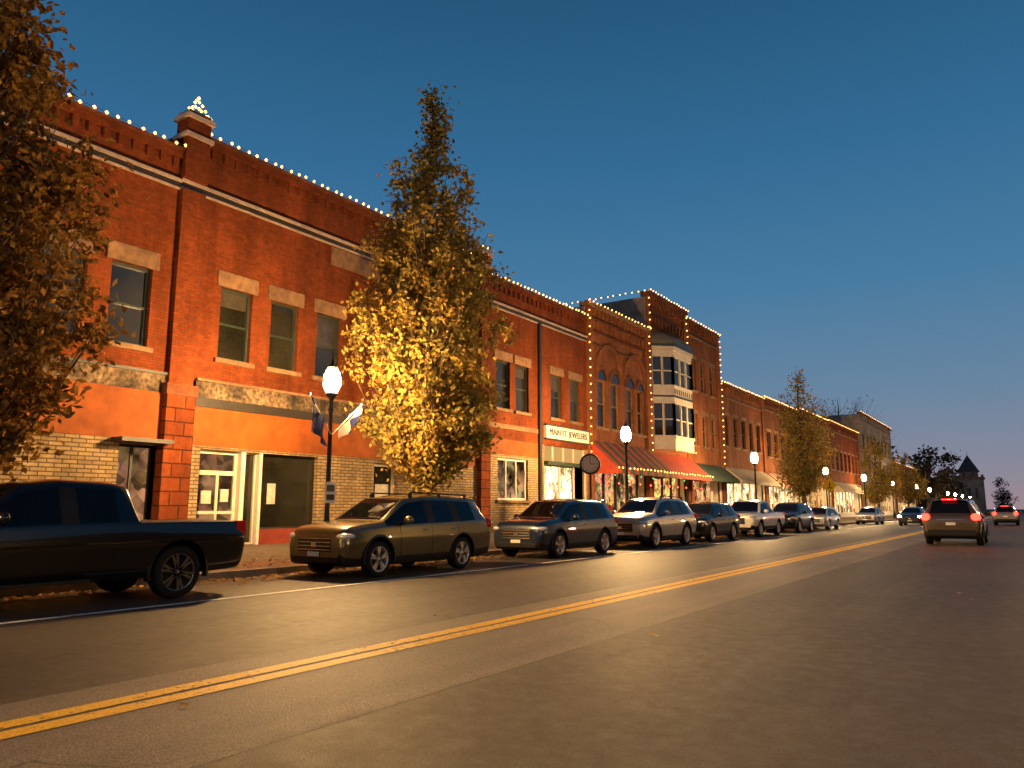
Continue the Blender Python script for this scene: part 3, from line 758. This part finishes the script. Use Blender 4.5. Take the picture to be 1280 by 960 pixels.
# ------------------------------------------------------------------ vehicles
def paintmat(name,c,metal,gaps,zlo,zhi):
    m,nt,out=newmat(name)
    tc=N(nt,'ShaderNodeTexCoord'); sx=N(nt,'ShaderNodeSeparateXYZ'); nt.links.new(tc.outputs['Object'],sx.inputs[0])
    g=None
    for x in gaps:
        n=N(nt,'ShaderNodeMath',operation='COMPARE'); nt.links.new(sx.outputs[0],n.inputs[0]); n.inputs[1].default_value=x; n.inputs[2].default_value=.009
        g=n.outputs[0] if g is None else math_(nt,'ADD',g,n.outputs[0])
    g=math_(nt,'MULTIPLY',g,math_(nt,'GREATER_THAN',sx.outputs[2],zlo)); g=math_(nt,'MULTIPLY',g,math_(nt,'LESS_THAN',sx.outputs[2],zhi))
    g=math_(nt,'MINIMUM',g,1.0)
    dn=noise(nt,tc.outputs['Object'],4,3); dust=maprange(nt,sx.outputs[2],.2,.6,.06,0)
    col=mixc(nt,dust,c,(.06,.05,.04)); col=mixc(nt,g,col,(.002,.002,.002))
    col=mixc(nt,1.0,col,maprange(nt,dn,.3,.7,.92,1.08),'MULTIPLY')
    princ(nt,out,col,.3,metal,.1 if max(c)<.03 else .5,None,1.0); return m
TPL={
'suv':(4.70,1.68,[
(0.00,.36,.72,.82,.74,.56),(0.05,.27,.86,.98,.84,.70),(0.30,.22,.95,1.06,.91,.77),(1.12,.22,1.01,1.13,.93,.79),
(1.86,.22,1.03,1.60,.93,.64),(2.45,.22,1.04,1.68,.93,.66),(2.54,.22,1.04,1.68,.93,.66),(3.35,.22,1.06,1.67,.93,.65),(3.44,.22,1.06,1.665,.93,.65),
(4.15,.24,1.09,1.64,.92,.63),(4.38,.26,1.10,1.61,.91,.61),(4.60,.30,1.10,1.14,.90,.74),(4.68,.32,1.03,1.07,.88,.72),(4.70,.40,.80,.86,.82,.60)],
 {3,4,6,8},{5,7},3,10),
'pickup':(5.35,1.80,[
(0.00,.46,.88,.97,.78,.60),(0.07,.38,1.00,1.10,.88,.72),(0.40,.34,1.07,1.16,.95,.80),(1.28,.34,1.12,1.20,.96,.82),
(1.95,.34,1.14,1.72,.96,.66),(2.45,.34,1.15,1.80,.96,.68),(2.54,.34,1.15,1.80,.96,.68),(3.28,.34,1.16,1.78,.96,.67),(3.42,.34,1.16,1.72,.96,.66),
(3.52,.34,1.16,1.20,.96,.88),(3.60,.34,1.16,1.19,.96,.88),(5.20,.38,1.16,1.19,.96,.88),(5.31,.42,1.14,1.18,.95,.87),(5.35,.48,1.05,1.10,.93,.84)],
 {3,4,6},{5},3,8)}
def car(name,kind,L,H,W,color,metal,loc,rot,fw=.92,wb=2.75,wr=.36,lit=None,rimm='rim',rails=False,rimn=5,cladding=True):
    L0,H0,st,gl,pil,wi,ri=TPL[kind]
    P=empty(name,loc,rot)
    kx=L/L0;kz=H/H0;kw=W/1.86
    gaps=[L/2-(fw+.62),L/2-2.49*kx,L/2-3.4*kx]
    pm=paintmat(name+'_paint',color,metal,gaps,.36,1.02*kz if kind=='suv' else 1.13*kz)
    mats=[pm,M['carglass'],M['plastic']]
    bm=bmesh.new(); cl=bm.edges.layers.float.new('crease_edge'); rings=[]
    for (s,zb,be,tp,wbd,wt) in st:
        s*=kx;be*=kz;tp*=kz;wbd*=kw;wt*=kw
        cab=tp-be>.3
        mid=zb+(be-zb)*.66
        h=[(0,zb),(wbd*.9,zb),(wbd*.965,zb+.13),(wbd,mid),(wbd*.945,be),(wt,tp-(.10 if cab else .035)),(wt*.88,tp-.012),(0,tp)]
        full=h+[(-a,b) for a,b in h[-2:0:-1]]
        rings.append([bm.verts.new((L/2-s,a,b)) for a,b in full])
    n=len(rings[0])
    for i in range(len(rings)-1):
        for j in range(n):
            k=(j+1)%n; f=bm.faces.new((rings[i][j],rings[i][k],rings[i+1][k],rings[i+1][j]))
            jj=j if j<7 else 13-j
            mi=0
            if jj==0: mi=2
            elif jj==1: mi=2 if cladding else 0
            elif jj==4: mi=1 if i in gl else (2 if i in pil else 0)
            elif jj==6: mi=1 if i in (wi,ri) else 0
            if kind=='pickup' and jj in(5,6) and i in(9,10,11): mi=2
            f.material_index=mi
    bm.faces.new(rings[0][::-1]); bm.faces.new(rings[-1])
    idx={}
    for i,rg in enumerate(rings):
        for j,v in enumerate(rg): idx[v]=(i,j)
    for e in bm.edges:
        (a,b),(c,d)=idx[e.verts[0]],idx[e.verts[1]]
        if a!=c:
            jj=b if b<=7 else 14-b
            if jj==4: e[cl]=.7
            if jj==3: e[cl]=.45
            if jj in(1,): e[cl]=.6
            if jj==5: e[cl]=.35
            if jj==6 and min(a,c) in (wi,ri): e[cl]=.6
        else:
            if a in (0,len(rings)-1): e[cl]=.55
            if a in (wi,wi+1,ri,ri+1): e[cl]=.6
            if kind=='pickup' and a in(8,9,10): e[cl]=.9
            if a in (5,6,7,8): e[cl]=max(e[cl],.2)
    bmesh.ops.recalc_face_normals(bm,faces=bm.faces)
    me=bpy.data.meshes.new('body'); bm.to_mesh(me); bm.free()
    for m in mats: me.materials.append(m)
    ob=bpy.data.objects.new('tmp',me); scene.collection.objects.link(ob)
    sb=ob.modifiers.new('s','SUBSURF'); sb.levels=3 if loc[1]<25 else 2; sb.render_levels=sb.levels
    cb=bmesh.new(); xs=[L/2-fw,L/2-fw-wb]
    for xw in xs:
        for s in(-1,1):
            bmesh.ops.create_cone(cb,cap_ends=True,segments=28,radius1=wr*1.19,radius2=wr*1.19,depth=.62,matrix=Matrix.Translation((xw,s*(W/2-.05),wr+.02))@Matrix.Rotation(R(90),4,'X'))
    for f in cb.faces: f.material_index=2
    cm=bpy.data.meshes.new('cut'); cb.to_mesh(cm); cb.free()
    for m in mats: cm.materials.append(m)
    co=bpy.data.objects.new('cut',cm); scene.collection.objects.link(co)
    bo=ob.modifiers.new('b','BOOLEAN'); bo.operation='DIFFERENCE'; bo.object=co; bo.solver='EXACT'
    bpy.context.view_layer.update()
    dg=bpy.context.evaluated_depsgraph_get()
    res=bpy.data.meshes.new_from_object(ob.evaluated_get(dg))
    bpy.data.objects.remove(ob); bpy.data.objects.remove(co)
    res.polygons.foreach_set('use_smooth',[True]*len(res.polygons))
    try: res.set_sharp_from_angle(angle=R(38))
    except Exception: pass
    body=bpy.data.objects.new('body',res); scene.collection.objects.link(body); body.parent=P
    mb=MB()
    for xw in xs:
        for s in(-1,1):
            yo=s*(W/2-.012)
            nn=20;R0=wr*1.17;R1=wr*1.30
            for i in range(nn):
                a0=math.pi*(-.08+1.16*i/nn);a1=math.pi*(-.08+1.16*(i+1)/nn)
                def Q(r,a,y): return (xw+r*math.cos(a),y,wr+.02+r*math.sin(a))
                v=[Q(R0,a0,yo-s*.09),Q(R1,a0,yo-s*.09),Q(R1,a1,yo-s*.09),Q(R0,a1,yo-s*.09),Q(R0,a0,yo+s*.012),Q(R1,a0,yo-s*.004),Q(R1,a1,yo-s*.004),Q(R0,a1,yo+s*.012)]
                mb.mesh(v,[(0,1,2,3),(4,7,6,5),(0,4,5,1),(1,5,6,2),(2,6,7,3),(3,7,4,0)],M['plastic'] if cladding else pm)
    mb.build('wheel_arches',P)
    for q,xw in enumerate(xs):
        for s in(-1,1):
            w=MB(); tw=.115; 
            w.lathe([(wr*.66,-tw),(wr*.93,-tw),(wr,-tw*.72),(wr,tw*.72),(wr*.93,tw),(wr*.70,tw),(wr*.68,tw*.8)],M['rubber'],32,axis='Y')
            w.lathe([(wr*.68,tw*.83),(wr*.72,tw*.97),(wr*.69,tw*1.02),(wr*.65,tw*.8),(wr*.62,tw*.1)],M[rimm],32,axis='Y')
            w.lathe([(wr*.64,tw*.1),(0,tw*.1)],M['plastic'],24,axis='Y'); w.lathe([(wr*.66,-tw),(0,-tw)],M['plastic'],24,axis='Y')
            w.lathe([(.06,tw*.5),(.055,tw*.86),(0,tw*.9)],M[rimm],12,axis='Y')
            for k in range(rimn):
                a=2*math.pi*k/rimn+.3
                for da in (-.15,.15):
                    d=Vector((math.cos(a+da),0,math.sin(a+da))); t=Vector((-math.sin(a),0,math.cos(a)))
                    i0=Vector((math.cos(a),0,math.sin(a)))*.045; o0=d*wr*.67
                    vs=[]
                    for pt,hw in((i0,.022),(o0,.02)):
                        for yy in(tw*.45,tw*.9):
                            for g in(-1,1): vs.append(pt+t*g*hw+Vector((0,yy,0)))
                    w.mesh(vs,[(0,1,5,4),(2,6,7,3),(0,4,6,2),(1,3,7,5),(0,2,3,1),(4,5,7,6)],M[rimm])
            o=w.build('wheel',P); o.location=(xw,s*(W/2-.14),wr)
            if s<0: o.rotation_euler=(0,0,math.pi)
    d=MB(); hz=(.82 if kind=='suv' else .95)*kz
    for s in(-1,1):
        d.sphere((L/2-.19,s*(W/2-.24),hz),.235,M['headon'] if lit=='head' else M['lens'],14,8,(.85,.85,.34))
        d.sphere((L/2-.08,s*(W/2-.28),hz-.28*kz),.075,M['lens'],10,6,(.8,1.2,.8))
        zt_=1.0*kz
        tm=M['tailon'] if lit=='tail' else M['tail']
        if kind=='suv': d.sphere((-L/2+.10,s*(W/2-.17),zt_),.2,tm,14,8,(.85,.85,.70))
        else: d.box(-L/2-.012,-L/2+.17,s*(W/2-.17),s*(W/2+.0),zt_-.10,zt_+.17,tm)
        xm=L/2-1.60*kx; zm=(1.12 if kind=='suv' else 1.24)*kz
        d.sphere((xm,s*(W/2+.09),zm),.13,pm,10,7,(.6,.95,.72)); d.box(xm-.04,xm+.03,s*(W/2-.06),s*(W/2+.05),zm-.07,zm-.03,M['plastic'])
        for xx in (gaps[1]+.12,gaps[2]+.12): d.box(xx,xx+.17,s*(W/2-.025),s*(W/2+.02),.90*kz,.925*kz,M['chrome'] if kind=='suv' else M['plastic'])
        if rails:
            xa,xb=L/2-2.1*kx,L/2-4.0*kx; yy=s*.58*kw
            d.tube((xa,yy,H+.03),(xb,yy,H+.0),.02,.02,M['plastic'],6)
            for xx in(xa,(xa+xb)/2,xb): d.box(xx-.05,xx+.05,yy-.02,yy+.02,H-.09,H+.02,M['plastic'])
    gz0,gz1=(.52,.80) if kind=='suv' else (.62,.92)
    d.box(L/2-.16,L/2+.012,-.48,.48,gz0*kz,gz1*kz,M['plastic'])
    for k in range(4): 
        z=gz0*kz+.03+k*(gz1-gz0)*kz*.26; d.box(L/2+.0,L/2+.02,-.46,.46,z,z+.018,M['chrome'])
    d.box(L/2+.012,L/2+.03,-.07,.07,(gz0+gz1)/2*kz-.05,(gz0+gz1)/2*kz+.05,M['chrome'])
    d.box(L/2-.18,L/2+.02,-.66,.66,.31*kz,.42*kz,M['plastic'])
    d.box(L/2+.02,L/2+.035,-.16,.16,.43*kz,.52*kz,M['plate'])
    d.box(-L/2-.03,-L/2+.16,-.74*kw,.74*kw,.38,.56*kz,M['plastic'] if kind=='suv' else M['chrome'])
    d.box(-L/2-.035,-L/2+.05,-.16,.16,(.72)*kz,(.82)*kz,M['plate'])
    if kind=='suv':
        d.box(-L/2+.0,-L/2+.08,-.45,.45,.90*kz,.93*kz,M['chrome'])
        d.box(-L/2+.20,-L/2+.48,-.55*kw,.55*kw,1.615*kz,1.645*kz,pm)
    else:
        d.box(-L/2-.002,-L/2+.03,-.3,.3,.95*kz,.98*kz,M['plastic'])
        for s in(-1,1): d.box(-.1,1.15,s*(W/2-.02),s*(W/2+.10),.36,.40,M['plastic'])
    if lit=='tail': d.box(-L/2+.185,-L/2+.199,-.25,.25,1.615*kz,1.64*kz,M['tailon'])
    d.build('fittings',P,bevel=.008)
    return P
def parked(name,kind,yf,L,H,W,col,metal,**kw):
    xc=-11.02-W/2
    return car(name,kind,L,H,W,col,metal,(xc,yf+L/2,0.0),R(-90),**kw)
parked('pickup_truck','pickup',2.95,5.35,1.80,1.90,(.004,.0035,.0035),0,fw=.95,wb=3.23,wr=.40,rimm='rimdark',rimn=6,cladding=False)
parked('parked_suv','suv',10.65,4.86,1.69,1.86,(.105,.085,.038),.6,fw=.93,wb=2.745,wr=.36,rails=True)
parked('parked_suv','suv',17.9,4.63,1.67,1.84,(.005,.018,.042),.2,fw=.90,wb=2.73,wr=.36)
parked('parked_suv','suv',24.55,5.0,1.80,1.96,(.42,.39,.36),.6,fw=.95,wb=2.90,wr=.39,rails=True)
parked('parked_suv','suv',30.4,4.6,1.66,1.84,(.008,.007,.007),.2,fw=.90,wb=2.7,wr=.36)
parked('pickup_truck','pickup',37.2,5.3,1.80,1.98,(.66,.62,.56),.1,fw=.95,wb=3.15,wr=.39)
parked('parked_suv','suv',44.9,4.8,1.74,1.90,(.010,.011,.014),.2,fw=.9,wb=2.8,wr=.38)
parked('parked_car','suv',52.6,4.6,1.48,1.80,(.45,.43,.4),.5,fw=.9,wb=2.7,wr=.33,cladding=False)
parked('parked_car','suv',72,4.6,1.5,1.80,(.3,.28,.25),.5,fw=.9,wb=2.7,wr=.33,cladding=False)
car('suv','suv',4.95,1.76,1.97,(.075,.048,.024),.5,(-2.55,33+2.5,0),R(90),fw=.93,wb=2.85,wr=.38,lit='tail',rails=True)
car('car','suv',4.6,1.5,1.8,(.03,.03,.03),.4,(-8.0,70,0),R(-90),fw=.9,wb=2.7,wr=.34,cladding=False,lit='head')
car('car','suv',4.6,1.6,1.8,(.2,.18,.16),.4,(-1.8,76,0),R(90),fw=.9,wb=2.7,wr=.34,lit='tail')
car('car','suv',4.6,1.5,1.8,(.2,.2,.2),.4,(-6.9,112,0),R(-90),fw=.9,wb=2.7,wr=.34,lit='head')
car('car','suv',4.6,1.5,1.8,(.2,.2,.2),.4,(-2.6,120,0),R(90),fw=.9,wb=2.7,wr=.34,lit='tail')

# ------------------------------------------------------------------ sky + light + camera
w=bpy.data.worlds.new('World'); scene.world=w; w.use_nodes=True; nt=w.node_tree; nt.nodes.clear()
out=N(nt,'ShaderNodeOutputWorld'); bg=N(nt,'ShaderNodeBackground'); nt.links.new(bg.outputs[0],out.inputs[0])
tc=N(nt,'ShaderNodeTexCoord'); sx=N(nt,'ShaderNodeSeparateXYZ'); nt.links.new(tc.outputs['Generated'],sx.inputs[0])
cr=N(nt,'ShaderNodeValToRGB'); nt.links.new(sx.outputs[2],cr.inputs[0]); e=cr.color_ramp
stops=[(0,lin(158,136,142)),(.05,lin(134,136,154)),(.14,lin(102,132,160)),(.27,lin(70,122,160)),(.42,lin(50,106,148)),(.60,lin(34,84,120)),(1,lin(18,50,86))]
e.elements[0].position=stops[0][0]; e.elements[0].color=stops[0][1]; e.elements[1].position=1; e.elements[1].color=stops[-1][1]
for p,c in stops[1:-1]:
    k=e.elements.new(p); k.color=c
sky=N(nt,'ShaderNodeTexSky',sky_type='NISHITA'); sky.sun_disc=False; sky.sun_elevation=R(1); sky.sun_rotation=R(120)
s1=mixc(nt,1.0,sky.outputs[0],(.004,.004,.004),'MULTIPLY')
nt.links.new(mixc(nt,1.0,cr.outputs[0],s1,'ADD'),bg.inputs[0]); bg.inputs[1].default_value=1.0
sd=bpy.data.lights.new('dusk_fill','SUN'); sd.energy=.03; sd.angle=R(35); sd.color=(1,.58,.30)  # added broad warm fill after sunset, evens out the light on the facades
so=bpy.data.objects.new('dusk_fill',sd); scene.collection.objects.link(so)
so.rotation_euler=Vector((-1,.45,-.45)).to_track_quat('-Z','Y').to_euler()
cd=bpy.data.cameras.new('camera'); co=bpy.data.objects.new('camera',cd); scene.collection.objects.link(co)
co.location=(0,0,1.37); co.rotation_euler=(R(99.3),0,R(34)); cd.sensor_width=36; cd.lens=950/1280*36; cd.clip_end=3000; cd.clip_start=.05
scene.camera=co
scene.view_settings.view_transform='Standard'; scene.view_settings.look='None'; scene.view_settings.exposure=0
